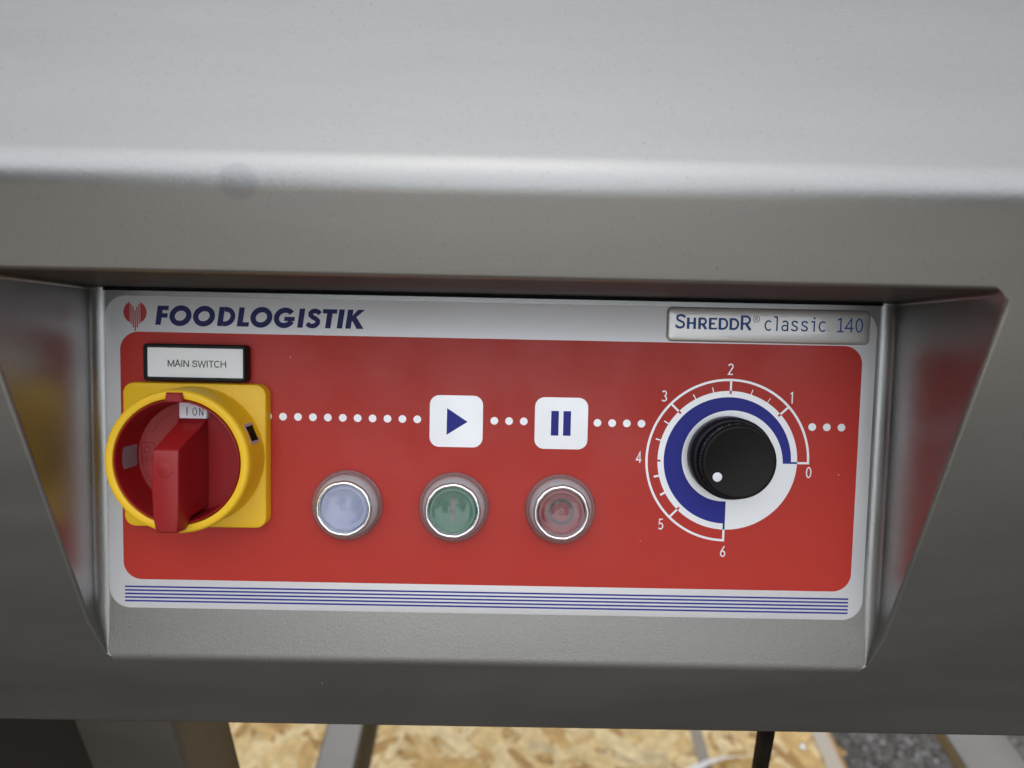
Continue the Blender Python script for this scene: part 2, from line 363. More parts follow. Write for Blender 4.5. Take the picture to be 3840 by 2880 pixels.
# the belt of trees behind the photographer: it stands in the buttons' reflections and shades the front
M['leaf'] = island_mat('leaf_mat', [(0, (.030, .050, .016)), (.5, (.045, .070, .022)), (.85, (.065, .090, .030)), (1, (.095, .105, .045))], .6, 3)
def tree_belt():
    bm = bmesh.new(); rnd = random.Random(11)
    n = 25
    for t in range(n):
        a = R_(-115 + 230 * t / (n - 1) + rnd.uniform(-4, 4)); d = rnd.uniform(22, 30) if abs(math.degrees(a)) < 26 else rnd.uniform(9.5, 12)
        tx, ty = d * math.sin(a), -d * math.cos(a); hgt = rnd.uniform(4.2, 6.8); rad = rnd.uniform(1.4, 2.4)
        bmesh.ops.create_cone(bm, segments=8, radius1=.16, radius2=.05, depth=hgt * .8, cap_ends=False, matrix=Matrix.Translation((tx, ty, hgt * .4)))
        blobs = [(rnd.gauss(0, .45) * rad, rnd.gauss(0, .45) * rad, rnd.uniform(.15, .9) * hgt, rnd.uniform(.35, .6) * rad) for _ in range(11)]
        for k in range(2000):
            bx, by, bz, br = rnd.choice(blobs); u = Vector((rnd.gauss(0, 1), rnd.gauss(0, 1), rnd.gauss(0, 1))).normalized() * br * rnd.random() ** .4
            c = Vector((tx + bx, ty + by, max(.1, bz))) + u
            if c.z < .05: continue
            p = Vector((rnd.gauss(0, 1), rnd.gauss(0, 1), rnd.gauss(0, 1))).normalized(); q = p.orthogonal().normalized(); l = rnd.uniform(.14, .30)
            bm.faces.new([bm.verts.new(c + p * l), bm.verts.new(c + q * l * .5), bm.verts.new(c - p * l), bm.verts.new(c - q * l * .5)])
    me = bpy.data.meshes.new('tree_belt'); bm.to_mesh(me); bm.free(); me.materials.append(M['leaf'])
    o = bpy.data.objects.new('tree_belt', me); col.objects.link(o); o['kind'] = 'stuff'; o['label'] = 'belt of green trees mirrored in the push buttons'
tree_belt()

# ------------------------------------------------------------------ the machine
root = bpy.data.objects.new('food_shredder', None); col.objects.link(root)
root['label'] = 'stainless steel food shredder with a red control panel sunk into its front'; root['category'] = 'machine'
A = R_(22.835); LP = .16344; S0 = .02267; XL, XR = -.00434, .33879; ZB, ZT = -.0442, .2110
SLOPE = R_(40)

def fillet(P, rad, seg):
    """round a polyline; returns points and the index of the source corner for each"""
    outp = [(P[0], 0)]
    for i in range(1, len(P) - 1):
        p = Vector(P[i]); a = (Vector(P[i - 1]) - p).normalized(); b = (Vector(P[i + 1]) - p).normalized()
        ang = a.angle(b); r = rad[i]; t = r / math.tan(ang / 2)
        c = p + (a + b).normalized() * (r / math.sin(ang / 2))
        s, e = p + a * t - c, p + b * t - c
        for k in range(seg[i] + 1):
            f = k / seg[i]; v = (s * (1 - f) + e * f).normalized() * r
            outp.append(((c + v).to_tuple(), i))
    outp.append((P[-1], len(P) - 1))
    return outp
def housing():
    T = (LP * math.sin(A), LP * math.cos(A)); zf = LP / math.cos(A); top = .42
    P = [(.03, ZB), (0, ZB), (0, 0), T, (0, zf), (0, ZT), (top * math.cos(SLOPE), ZT + top * math.sin(SLOPE))]
    rows = fillet(P, [0, .0025, .012, .0008, .0022, .0155, 0], [0, 5, 10, 4, 6, 16, 0])
    # extra rows on the long panel slope and top
    R2 = []
    for i, (p, k) in enumerate(rows):
        if i and (Vector(p) - Vector(rows[i - 1][0])).length > .02:
            n = 8
            for q in range(1, n): R2.append((tuple(Vector(rows[i - 1][0]).lerp(Vector(p), q / n)), max(k, rows[i - 1][1]) if False else (rows[i - 1][1], k)))
        R2.append((p, k))
    XA, XB, DEP = -.36, .76, .46
    bm = bmesh.new(); grid = []
    for (y, z), k in R2:
        ks = k if isinstance(k, tuple) else (k, k)
        rec = (2 <= ks[0] <= 4 and 2 <= ks[1] <= 4)
        D = max(0, y) if rec else 0
        yo = 0 if rec else y
        xs = []
        # left end, return to the back
        rc = .012
        dd = max(DEP, yo)
        L = [(XA, dd), (XA, yo + rc)] + [(XA + rc * (1 - math.cos(R_(t))), yo + rc * (1 - math.sin(R_(t)))) for t in (22.5, 45, 67.5, 90)]
        L += [(XA + .12, yo), (XA + .25, yo)]
        ro = min(.0016, D * .4); ri = min(.0050, D * .5)
        xl2, xr2 = XL, XR
        cut = 0
        if rec and D > 0:
            zt = zf
            if z < .009: cut = .0045 * max(0, 1 - max(0, z) / .009) ** 2
            if z > zt - .006: cut = .004 * max(0, 1 - (zt - z) / .006) ** 2
        xl2 += cut; xr2 -= cut
        def side(x, s):
            q = [(x - s * (ro * 1.0 + .03), yo)]
            q += [(x - s * ro + s * ro * math.sin(R_(t)), yo + ro * (1 - math.cos(R_(t)))) for t in (0, 30, 60, 90)]
            q += [(x + s * ri * (1 - math.cos(R_(t))), yo + D - ri + ri * math.sin(R_(t))) for t in (0, 15, 30, 45, 60, 75, 90)]
            return q
        Lf = side(xl2, 1); Rt = side(xr2, -1)[::-1]
        mid = [(xl2 + (xr2 - xl2) * f, yo + D) for f in (.25, .5, .75)]
        E = [(XB - .25, yo), (XB - .12, yo)] + [(XB - rc * (1 - math.cos(R_(t))), yo + rc * (1 - math.sin(R_(t)))) for t in (90, 67.5, 45, 22.5)] + [(XB, yo + rc), (XB, dd)]
        row = L + Lf + mid + Rt + E
        grid.append([bm.verts.new(W(x, yy, z)) for x, yy in row])
    for a, b in zip(grid, grid[1:]):
        for i in range(len(a) - 1): bm.faces.new((a[i], a[i + 1], b[i + 1], b[i]))
    bm.faces.new([grid[-1][i] for i in (0, 0)]) if False else None
    bmesh.ops.remove_doubles(bm, verts=bm.verts[:], dist=2e-6)
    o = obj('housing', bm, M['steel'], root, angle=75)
    wn = o.modifiers.new('wn', 'WEIGHTED_NORMAL'); wn.keep_sharp = True; wn.weight = 80
    return o
housing()

# legs, rails, lower panel
def steel_box(name, x0, y0, z0, x1, y1, z1, bev=.004, label=None):
    bm = bmesh.new(); p, q = W(x0, y0, z0), W(x1, y1, z1); box(bm, p.x, p.y, p.z, q.x, q.y, q.z, bev)
    o = obj(name, bm, M['tube'], root, label=label); return o
steel_box('leg', -.048, .018, -.82, .005, .068, -.040)
steel_box('leg', .651, .018, -.848, .718, .068, -.040)
steel_box('frame_rail', -.041, .0685, -.60, .004, .62, -.50)
steel_box('frame_rail', .651, .0685, -.422, .718, .62, -.40)
steel_box('lower_panel', -.345, .055, -.45, -.0485, .058, -.046, .001).data.materials[0] = M['dark_brown']  # panel gets one very dark, even brown

# control panel frame: u right, v up the slope, n out of the panel (mm)
O3 = W(0, S0 * math.sin(A), S0 * math.cos(A))
PM = Matrix(((1, 0, 0, O3.x), (0, math.sin(A), -math.cos(A), O3.y), (0, math.cos(A), math.sin(A), O3.z), (0, 0, 0, 1)))

bm = bmesh.new(); box(bm, (XL + .004) / 1 , (LP - S0) - .0016, -.0004, XR - .004, (LP - S0) - .0006, .0010)
obj('sealing_joint', bm, M['black_rough'], root, PM)
bm = bmesh.new(); rr_slab(bm, 0, 0, 333, 137, 9, 0, .35, .12, 12)
label = obj('control_label', bm, M['film'], root, PM)
def pr(name, bm, mat, label_=None): return obj(name, bm, mat, label, I4, smooth=False, label=label_)
H0 = .40
bm = bm2(); face2d(bm, rr_pts(6.3, 12.9, 327.2, 121.6, 8, 12), H0); pr('red_field', bm, M['red_print'])
for k in range(5):
    bm = bm2(); y = 9.55 - 1.6 * k; face2d(bm, [(6.7, y - .36), (326.6, y - .36), (326.6, y + .36), (6.7, y + .36)], H0); pr('stripe', bm, M['blue_print'])
# emblem: two half discs and five spikes
bm = bm2(); cx, cy, rr = 12.95, 129.9, 4.95
face2d(bm, arc(cx, cy, rr, rr, 117, 243, 24), H0); face2d(bm, arc(cx, cy, rr, rr, -63, 63, 24), H0)
for dx, y0, y1 in ((-1.72, 124.9, 133.4), (-.86, 123.4, 132.3), (0, 122.0, 130.8), (.86, 123.4, 132.3), (1.72, 124.9, 133.4)):
    face2d(bm, [(cx + dx - .27, y0), (cx + dx + .27, y0), (cx + dx + .27, y1), (cx + dx - .27, y1)], H0)
pr('emblem', bm, M['logo_red'])

# slanted geometric capitals
bm = bm2(); SH = .148; CH = 8.2; SW = 2.35; HW = 1.85
def sl(P): return [(21.5 + x + SH * y, 124.7 + y) for x, y in P]
def poly(P): ZI[0] = (ZI[0] + 1) % 4; face2d(bm, sl(P), H0 + ZI[0] * .004)
def rect(x0, y0, x1, y1): poly([(x0, y0), (x1, y0), (x1, y1), (x0, y1)])
def rb(P, wd, closed=False): ribbon(bm, sl(P), wd, H0, closed)
rect(0, 0, SW, CH); rect(SW, CH - HW, 4.85, CH); rect(SW, 3.15, 4.75, 3.15 + HW)                       # F
for cx in (10.3, 20.4, 45.0): rb(arc(cx, CH / 2, 3.55, 3.3, 0, 360, 44)[:-1], 2.3, True)                 # O
rect(26.5, 0, 26.5 + SW, CH)                                                                            # D
rb([(26.5 + SW, CH - 1)] + arc(29.6, CH / 2, 3.15, 3.1, 90, -90, 24) + [(26.5 + SW, 1)], 2.05)
rect(35.0, 0, 35.0 + SW, CH); rect(35.0 + SW, 0, 40.0, HW)                                              # L
rb(arc(55.0, CH / 2, 3.5, 3.3, 38, 335, 40), 2.25); rect(54.9, 2.75, 59.35, 4.55)                        # G
rect(60.9, 0, 60.9 + SW, CH)                                                                            # I
rb([(69.9, 6.15), (69.0, 6.95), (67.9, 7.35), (66.6, 7.15), (65.85, 6.35), (66.0, 5.4), (67.0, 4.6), (68.4, 3.95), (69.35, 3.1), (69.4, 2.1), (68.7, 1.2), (67.4, .8), (66.0, 1.05), (64.9, 1.9)], 2.0)   # S
rect(71.0, CH - HW, 77.1, CH); rect(72.9, 0, 72.9 + SW, CH - HW)                                        # T
rect(77.9, 0, 77.9 + SW, CH)                                                                            # I
rect(81.6, 0, 81.6 + SW, CH); poly([(83.95, 3.1), (84.6, 3.95), (88.85, CH), (85.95, CH), (83.95, 5.6)])  # K
poly([(83.95, 3.7), (86.5, 0), (89.5, 0), (85.7, 5.0), (84.8, 4.2)])
pr('lettering', bm, M['navy_print'])

# dotted line
for u in [69.9 + 6.47 * k for k in range(11)] + [168.1, 174.5, 180.9] + [213.0, 219.4, 225.8, 232.2] + [306.8, 313.2, 319.6]:
    bm = bm2(); face2d(bm, disc_pts(u, 86.05, 1.68, 28), H0 + .04); pr('dot', bm, M['film'])
for u0 in (140.0, 185.7):
    bm = bm2(); face2d(bm, rr_pts(u0, 74.2, u0 + 23.1, 96.8, 4.2), H0 + .04); pr('symbol_tile', bm, M['film'])
bm = bm2(); face2d(bm, [(147.4, 79.5), (156.5, 85.35), (147.5, 91.2)], H0 + .08); pr('play_symbol', bm, M['blue_print'])
for u0 in (192.8, 198.1):
    bm = bm2(); face2d(bm, [(u0, 80.1), (u0 + 3.3, 80.1), (u0 + 3.3, 90.9), (u0, 90.9)], H0 + .08); pr('pause_bar', bm, M['blue_print'])

# speed dial print
DU, DV = 270.3, 70.5
bm = bm2(); face2d(bm, disc_pts(DU, DV, 30.6, 96), H0 + .04); pr('dial_disc', bm, M['film'])
bm = bm2(); n = 90; prev = None
for k in range(n + 1):
    t = 270 * k / n; ro = 27.9; ri = 24.3 - 6.3 * (t / 270) ** .95
    c, s = math.cos(R_(t)), math.sin(R_(t))
    v = (bm.verts.new(((DU + ri * c) * MM, (DV + ri * s) * MM, (H0 + .08) * MM)), bm.verts.new(((DU + ro * c) * MM, (DV + ro * s) * MM, (H0 + .08) * MM)))
    if prev: bm.faces.new((prev[0], prev[1], v[1], v[0]))
    prev = v
face2d(bm, [(DU + 24.3, DV - .85), (DU + 30.6, DV - .85), (DU + 30.6, DV - .02), (DU + 24.3, DV - .02)], H0 + .08)
face2d(bm, [(DU - .9, DV - 30.6), (DU - .02, DV - 30.6), (DU - .02, DV - 18.2), (DU - .9, DV - 18.2)], H0 + .084)
pr('dial_band', bm, M['blue_print'])
bm = bm2(); ZI[0] = 0
ribbon(bm, arc(DU, DV, 35.4, 35.4, 0, 270, 100), 1.0, H0 + .04)
ribbon(bm, [(DU + 30.6, DV - .45), (DU + 35.9, DV - .45)], .95, H0 + .04); ribbon(bm, [(DU - .45, DV - 30.6), (DU - .45, DV - 35.9)], .95, H0 + .04)
def radial(b, t, r0, r1, wd, z): c, s = math.cos(R_(t)), math.sin(R_(t)); ribbon(b, [(DU + r0 * c, DV + r0 * s), (DU + r1 * c, DV + r1 * s)], wd, z)
for t in (43, 89.5, 136, 226): radial(bm, t, 30.7, 35.1, .9, H0 + .04)
for t, wd in ((57.5, .3), (72.5, .35), (103.5, .4), (119, .45), (149, .5), (164, .55), (193.5, .9), (208.5, .95)): radial(bm, t, 30.6, 32.9, wd, H0 + .04)
pr('dial_scale', bm, M['film'])
for t in (43, 89.5, 136, 181, 226):
    bm = bm2(); radial(bm, t, 29.3, 30.65, .9, H0 + .08); pr('dial_notch', bm, M['red_print'])
DIG = {'0': [('c', arc(1.15, 2.45, .95, 2.2, 0, 360, 28)[:-1])],
       '1': [('o', [(.55, 4.15), (1.35, 4.65), (1.35, 0)])],
       '2': [('o', arc(1.15, 3.65, .92, 1.0, 165, -25, 14) + [(.2, .25), (2.15, .25)])],
       '3': [('o', arc(1.05, 3.6, .88, 1.02, 150, -80, 14)), ('o', arc(1.05, 1.35, .98, 1.1, 82, -150, 16))],
       '4': [('o', [(1.65, 0), (1.65, 4.6), (.15, 1.25), (2.3, 1.25)])],
       '5': [('o', [(2.0, 4.6), (.6, 4.6), (.45, 2.55)] + arc(1.05, 1.55, 1.0, 1.3, 125, -145, 18))],
       '6': [('o', [(1.75, 4.75), (.35, 2.2)]), ('c', arc(1.15, 1.4, .92, 1.2, 0, 360, 26)[:-1])]}
for ch, u, v in (('2', 270.2, 110.5), ('3', 241.8, 98.3), ('4', 231.5, 71.3), ('5', 242.1, 41.8), ('6', 269.9, 30.1), ('0', 306.2, 65.9), ('1', 297.3, 98.6)):
    bm = bm2()
    for kd, P in DIG[ch]: ribbon(bm, [(u - 1.15 + x, v - 2.4 + y) for x, y in P], .52, H0 + .04, kd == 'c')
    pr('numeral', bm, M['film'])

# domed name badge
bm = bmesh.new(); bx0, by0, bx1, by1 = 241.6, 122.1, 329.6, 137.0
slab(bm, [(rr_pts(bx0, by0, bx1, by1, 2.4), .36), (rr_pts(bx0, by0, bx1, by1, 2.4), .8)] +
     [(rr_pts(bx0 + d, by0 + d, bx1 - d, by1 - d, max(2.4 - d * .6, .4)), z) for d, z in ((.15, 1.1), (.5, 1.4), (1.1, 1.62), (2.0, 1.75), (3.5, 1.82), (5.5, 1.85))])
badge = obj('name_badge', bm, M['badge'], root, PM, angle=60)
bm = bm2(); HB = 1.88
B0, BV = 245.1, 127.6
def bq(x): return B0 + (x - 180) * .02084
def bs(P, x0, wd, closed=False, sc=1.0): ribbon(bm, [(bq(x0) + x, BV + y) for x, y in P], wd, HB, closed)
def serif(x, y, wdt): bs([(x - wdt / 2, y), (x + wdt / 2, y)], 0, .22)
hh = 4.85; sw = 1.15; hw = .82
bs([(3.95, 4.9), (3.3, 5.65), (2.1, 5.85), (.95, 5.4), (.65, 4.55), (1.1, 3.75), (2.2, 3.25), (3.3, 2.75), (3.75, 1.9), (3.4, .95), (2.2, .45), (1.0, .65), (.3, 1.5)], 180, .95)
ribbon(bm, [(bq(180) + 4.1, BV + 4.55), (bq(180) + 4.2, BV + 5.75)], .25, HB); ribbon(bm, [(bq(180) + .05, BV + .75), (bq(180) + .25, BV + 2.0)], .25, HB)
def stem(x0, dx, h): bs([(dx, 0), (dx, h)], x0, sw); bs([(dx - .65, .1), (dx + .65, .1)], x0, .2); bs([(dx - .65, h - .1), (dx + .65, h - .1)], x0, .2)
stem(410, .7, hh); stem(410, 3.5, hh); bs([(1.1, 2.5), (3.1, 2.5)], 410, hw)
def letR(x0, h, wdt):
    stem(x0, .7, h); r = h * .25
    bs([(.7, h - .33), (wdt * .55, h - .33)] + arc(wdt * .55, h - .33 - r, wdt * .32, r, 90, -90, 12) + [(.7, h - .33 - 2 * r)], x0, hw + .08)
    bs([(wdt * .52, h * .45), (wdt - .35, 0)], x0, sw); bs([(wdt - .85, .1), (wdt + .1, .1)], x0, .2)
letR(645, hh, 3.9)
stem(862, .7, hh)
for y, x1 in ((.31, 3.7), (2.45, 2.7), (hh - .31, 3.65)): bs([(.7, y), (x1, y)], 862, hw)
bs([(3.62, -.1), (3.62, 1.1)], 862, .22); bs([(3.58, hh + .1), (3.58, hh - 1.1)], 862, .22); bs([(2.65, 1.9), (2.65, 3.0)], 862, .2)
for x0 in (1065, 1290):
    stem(x0, .7, hh); bs([(.7, hh - .33), (2.0, hh - .33)] + arc(2.0, hh / 2, 1.85, hh / 2 - .33, 90, -90, 16) + [(.7, .33)], x0, hw + .1)
letR(1520, 6.1, 4.7)
bs(arc(0, 4.75, 1.33, 1.33, 0, 360, 30)[:-1], 1848, .22, True)
bs([(-.4, 4.05), (-.4, 5.45), (.1, 5.45)] + arc(.1, 5.08, .35, .37, 90, -90, 8) + [(-.35, 4.71)], 1848, .22); bs([(.05, 4.7), (.5, 4.05)], 1848, .22)
C0 = 283.5; K2 = .02178
def cs(P, x0, wd=.64, closed=False): ribbon(bm, [(C0 + (x0 - 80) * K2 + x, 127.45 + y) for x, y in P], wd, HB, closed)
xh = 4.55
def letc(x0): cs(arc(1.75, xh / 2, 1.45, xh / 2 - .28, 48, 312, 22), x0)
def lets(x0): cs([(2.85, 3.55), (2.3, 4.1), (1.5, 4.27), (.75, 4.0), (.5, 3.35), (.85, 2.7), (1.6, 2.3), (2.45, 1.85), (2.8, 1.2), (2.5, .55), (1.6, .27), (.8, .45), (.15, 1.0)], x0)
letc(80); letc(1150); lets(602); lets(798)
cs([(0, 5.95), (1.4, 5.95), (1.4, 0)], 262)
cs([(.45, 3.75), (1.1, 4.22), (1.9, 4.22), (2.55, 3.75), (2.65, 3.0), (2.7, 0)], 415)
cs(arc(1.45, 1.35, 1.2, 1.08, 60, 330, 20) + [(2.65, 1.0)], 415); cs(arc(1.45, 1.35, 1.2, 1.2, 62, 20, 5) + [(2.65, 2.6)], 415, .5)
cs([(0, 4.25), (1.4, 4.25), (1.4, 0)], 1000); cs(arc(0.02, 5.75, .24, .24, 0, 360, 14)[:-1], 1062, .42, True)
cs([(.1, 5.2), (1.5, 5.8), (1.5, .28)], 1520); cs([(.0, .28), (2.75, .28)], 1520)
cs([(2.75, 0), (2.75, 5.9), (.25, 1.75), (3.65, 1.75)], 1670)
cs(arc(1.6, 3.0, 1.35, 2.75, 0, 360, 34)[:-1], 1880, .6, True)
obj('lettering', bm, M['badge_blue'], badge, I4, smooth=False)

# MAIN SWITCH label holder
bm = bmesh.new(); x0, y0, x1, y1 = 18.6, 100.9, 62.4, 116.7
slab(bm, [(rr_pts(x0, y0, x1, y1, 1.6), .4), (rr_pts(x0, y0, x1, y1, 1.6), 4.8), (rr_pts(x0 + .5, y0 + .5, x1 - .5, y1 - .5, 1.3), 5.4),
          (rr_pts(x0 + 1.3, y0 + 1.3, x1 - 1.3, y1 - 1.3, .7), 5.4), (rr_pts(x0 + 1.6, y0 + 1.6, x1 - 1.6, y1 - 1.6, .5), 4.3)], cap_top=True)
holder = obj('switch_label', bm, M['black'], root, PM, angle=35)
bm = bmesh.new(); rr_slab(bm, x0 + 1.65, y0 + 1.65, x1 - 1.65, y1 - 1.65, .4, 4.2, 4.6, .1, 3)
obj('insert', bm, M['insert'], holder, I4, smooth=False)
GR = {'M': (.833, [[(.09, 0), (.09, 1)], [(.09, 1), (.416, .1), (.743, 1)], [(.743, 1), (.743, 0)]]), 'A': (.667, [[(.03, 0), (.333, 1), (.637, 0)], [(.14, .36), (.527, .36)]]),
      'I': (.278, [[(.139, 0), (.139, 1)]]), 'N': (.722, [[(.1, 0), (.1, 1)], [(.1, 1), (.62, 0)], [(.62, 0), (.62, 1)]]), ' ': (.278, []),
      'S': (.667, [[(.565, .72), (.5, .88), (.335, .95), (.16, .87), (.11, .73), (.19, .6), (.35, .53), (.52, .45), (.58, .28), (.5, .12), (.335, .05), (.15, .12), (.075, .31)]]),
      'W': (.944, [[(.03, 1), (.25, 0), (.472, .93), (.694, 0), (.914, 1)]]), 'T': (.611, [[(.03, .94), (.58, .94)], [(.305, .94), (.305, 0)]]),
      'C': (.722, [arc(.38, .5, .30, .45, 42, 318, 22)]), 'H': (.722, [[(.1, 0), (.1, 1)], [(.62, 0), (.62, 1)], [(.1, .53), (.62, .53)]])}
bm = bm2(); px_ = 28.7; cap = 2.85
for ch in 'MAIN SWITCH':
    adv, st = GR[ch]
    for P in st: ribbon(bm, [(px_ + x * cap * 1.31, 107.0 + y * cap) for x, y in P], .42, 4.64)
    px_ += adv * cap * 1.31
obj('lettering', bm, M['ink'], holder, I4, smooth=False)

# rotary main switch
RU, RV = 40.6, 69.2
bm = bmesh.new(); rr_slab(bm, 10.0, 38.0, 71.0, 100.2, 4.8, .4, 6.0, 1.2)
sw_ = obj('rotary_switch', bm, M['yellow'], root, PM, label='yellow and red main switch with its handle upright')
bm = bmesh.new(); prof = [(29.8, 5.9), (29.55, 7), (29.4, 18), (29.3, 20.6), (28.9, 21.6), (28.2, 22.0), (26.4, 22.0), (25.9, 21.7), (25.7, 21.0), (25.7, 8)]
lathe(bm, prof, RU, RV, 120)
obj('guard_ring', bm, M['yellow'], sw_, I4)
bm = bmesh.new(); lathe(bm, [(25.45, 8), (25.4, 21.2), (25.2, 21.9), (24.9, 22.05), (24.6, 21.8), (24.45, 21.0), (24.2, 14), (23.9, 7.6), (23.4, 6.8), (22.6, 6.6), (0, 6.6)], RU, RV, 120)
obj('rotor_cup', bm, M['red_plastic'], sw_, I4)
# pointer tab on the rim
bm = bmesh.new(); tab = lambda d, t: [(RU - 3.7 + d - t, 93.6 + d), (RU + 3.7 - d + t, 93.6 + d), (RU + 2.9 - d, 97.5 - d), (RU - 2.9 + d, 97.5 - d)]
slab(bm, [(tab(0, 0), 21.0), (tab(0, 0), 23.4), (tab(.5, 0), 23.9)])
obj('pointer', bm, M['red_plastic'], sw_, I4, angle=30)
# handle: wedge bar
bm = bmesh.new()
def hv(x, y, z): return bm.verts.new(((RU + x) * MM, y * MM, z * MM))
secs = [(85.4, 5.7, 6.8, 5.7, 7.2), (83.8, 6.0, 6.4, 5.7, 9.2), (76.0, 6.2, 6.4, 5.0, 29.2), (75.0, 6.2, 6.4, 5.0, 30.2), (70, 6.35, 6.4, 5.2, 30.8), (60, 6.3, 6.4, 5.25, 31.0), (50, 6.1, 6.4, 4.9, 30.8), (48.2, 6.0, 6.4, 4.8, 30.7), (47.2, 5.5, 22.4, 4.75, 30.6), (43.0, 4.9, 23.4, 4.1, 30.3), (42.3, 4.7, 24.2, 3.7, 29.6)]
prev = None
for y, wb, zb, wt, zt in secs:
    ring = [hv(-wb, y, zb), hv(wb, y, zb), hv(wt, y, zt), hv(-wt, y, zt)]
    if prev:
        for i in range(4): j = (i + 1) % 4; bm.faces.new((prev[i], prev[j], ring[j], ring[i]))
    else: bm.faces.new(ring)
    prev = ring
bm.faces.new(prev[::-1])
bmesh.ops.recalc_face_normals(bm, faces=bm.faces[:])
ed = [e for e in bm.edges if len(e.link_faces) == 2 and e.calc_face_angle(0) > R_(28) and min(v.co.z for v in e.verts) > 8 * MM]
bmesh.ops.bevel(bm, geom=ed, offset=.55 * MM, segments=3, profile=.5, affect='EDGES')
obj('handle', bm, M['red_plastic'], sw_, I4, angle=32)
bm = bmesh.new(); lathe(bm, [(3.0, 30.6), (2.95, 31.02), (2.7, 31.1), (0, 31.11)], RU, 67.6, 40); obj('handle_boss', bm, M['red_plastic'], sw_, I4, angle=60)
# I ON window
bm = bmesh.new(); ox0, oy0, ox1, oy1 = 35.9, 85.6, 47.6, 92.6
slab(bm, [(rr_pts(ox0, oy0, ox1, oy1, .6, 4), 6.5), (rr_pts(ox0, oy0, ox1, oy1, .6, 4), 9.4), (rr_pts(ox0 + .3, oy0 + .3, ox1 - .3, oy1 - .3, .4, 4), 9.7)])
obj('position_window', bm, M['white_plastic'], sw_, I4, angle=30)
bm = bm2()
ribbon(bm, [(39.3, 86.9), (39.3, 90.4)], .45, 9.75); ribbon(bm, arc(42.5, 88.55, .78, 1.6, 0, 360, 24)[:-1], .32, 9.75, True)
ribbon(bm, [(44.55, 86.9), (44.55, 90.2)], .32, 9.75); ribbon(bm, [(44.55, 90.2), (45.95, 86.9)], .32, 9.75); ribbon(bm, [(45.95, 86.9), (45.95, 90.2)], .32, 9.75)
obj('position_lettering', bm, M['ink'], sw_, I4, smooth=False)
# pale windows in the cup wall
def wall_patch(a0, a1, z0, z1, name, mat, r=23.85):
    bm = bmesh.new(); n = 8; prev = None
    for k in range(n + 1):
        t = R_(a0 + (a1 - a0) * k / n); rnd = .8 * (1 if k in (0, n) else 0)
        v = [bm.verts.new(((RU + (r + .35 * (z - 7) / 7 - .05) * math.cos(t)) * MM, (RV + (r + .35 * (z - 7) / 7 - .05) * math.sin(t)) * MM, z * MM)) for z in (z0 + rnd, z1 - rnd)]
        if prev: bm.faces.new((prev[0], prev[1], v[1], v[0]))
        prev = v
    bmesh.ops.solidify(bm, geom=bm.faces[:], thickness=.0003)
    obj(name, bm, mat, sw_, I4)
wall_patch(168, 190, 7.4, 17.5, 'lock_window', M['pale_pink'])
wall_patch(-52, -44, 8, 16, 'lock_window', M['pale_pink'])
# moulded marks on the cup floor
z = 6.75
def mould(name, strokes):
    bm = bm2()
    for P, wd, cl in strokes: ribbon(bm, P, wd, z, cl)
    ret = bmesh.ops.extrude_face_region(bm, geom=bm.faces[:])
    for v in [q for q in ret['geom'] if isinstance(q, bmesh.types.BMVert)]: v.co.z -= .3 * MM
    bmesh.ops.recalc_face_normals(bm, faces=bm.faces[:])
    o = obj(name, bm, M['red_plastic'], sw_, I4, smooth=False); o['kind'] = 'stuff'
mould('off_mark', [([(18.4, 65.2), (23.6, 65.2), (23.6, 74.6), (18.4, 74.6)], .22, True), (arc(20.8, 71.4, 1.2, 1.4, 0, 360, 20)[:-1], .3, True), (arc(19.6, 67.6, .6, 1.2, 0, 360, 14)[:-1], .25, True),
    ([(21, 66.4), (21, 68.8), (22.0, 68.8)], .25, False), ([(21, 67.7), (21.8, 67.7)], .22, False), ([(22.6, 66.4), (22.6, 68.8), (23.3, 68.8)], .25, False)])
mould('arrow_mark', [(arc(RU, RV, 20.4, 20.4, 118, 152, 14), .28, False), ([(25.0, 83.0), (24.4, 80.0), (26.8, 80.6)], .25, False)])
mould('on_mark', [([(56.4, 64.4), (60.8, 64.4), (60.8, 73.6), (56.4, 73.6)], .22, True), ([(57.6, 71.6), (59.6, 71.6)], .3, False), (arc(58.6, 68.6, 1.2, .8, 0, 360, 16)[:-1], .25, True), ([(57.4, 65.4), (59.8, 65.4), (57.4, 66.8), (59.8, 66.8)], .25, False)])
# padlock slot through the guard ring
def slot(name, grow, depth, out_, mat):
    bm = bmesh.new(); a = R_(22.5)
    Q = Matrix.Translation((RU * MM, RV * MM, 0)) @ Matrix.Rotation(a, 4, 'Z')
    P = rr_pts(-4.4 - grow, 8.6 - grow, 4.4 + grow, 17.6 + grow, 1.0 + grow, 4)
    rings = [(P, 29.0), (P, 29.5 + out_)]
    prev = None
    for PP, r in rings:
        vv = [bm.verts.new(Q @ Vector(((r - (x * x) / 58.0) * MM, x * MM, y2 * MM))) for x, y2 in PP]
        if prev:
            for i in range(len(vv)): j = (i + 1) % len(vv); bm.faces.new((prev[i], prev[j], vv[j], vv[i]))
        prev = vv
    bm.faces.new(prev)
    obj(name, bm, mat, sw_, I4, angle=30)
slot('slot_rim', 0, 0, .14, M['pale_pink'])
slot('lock_slot', -1.25, 0, .22, M['black_rough'])

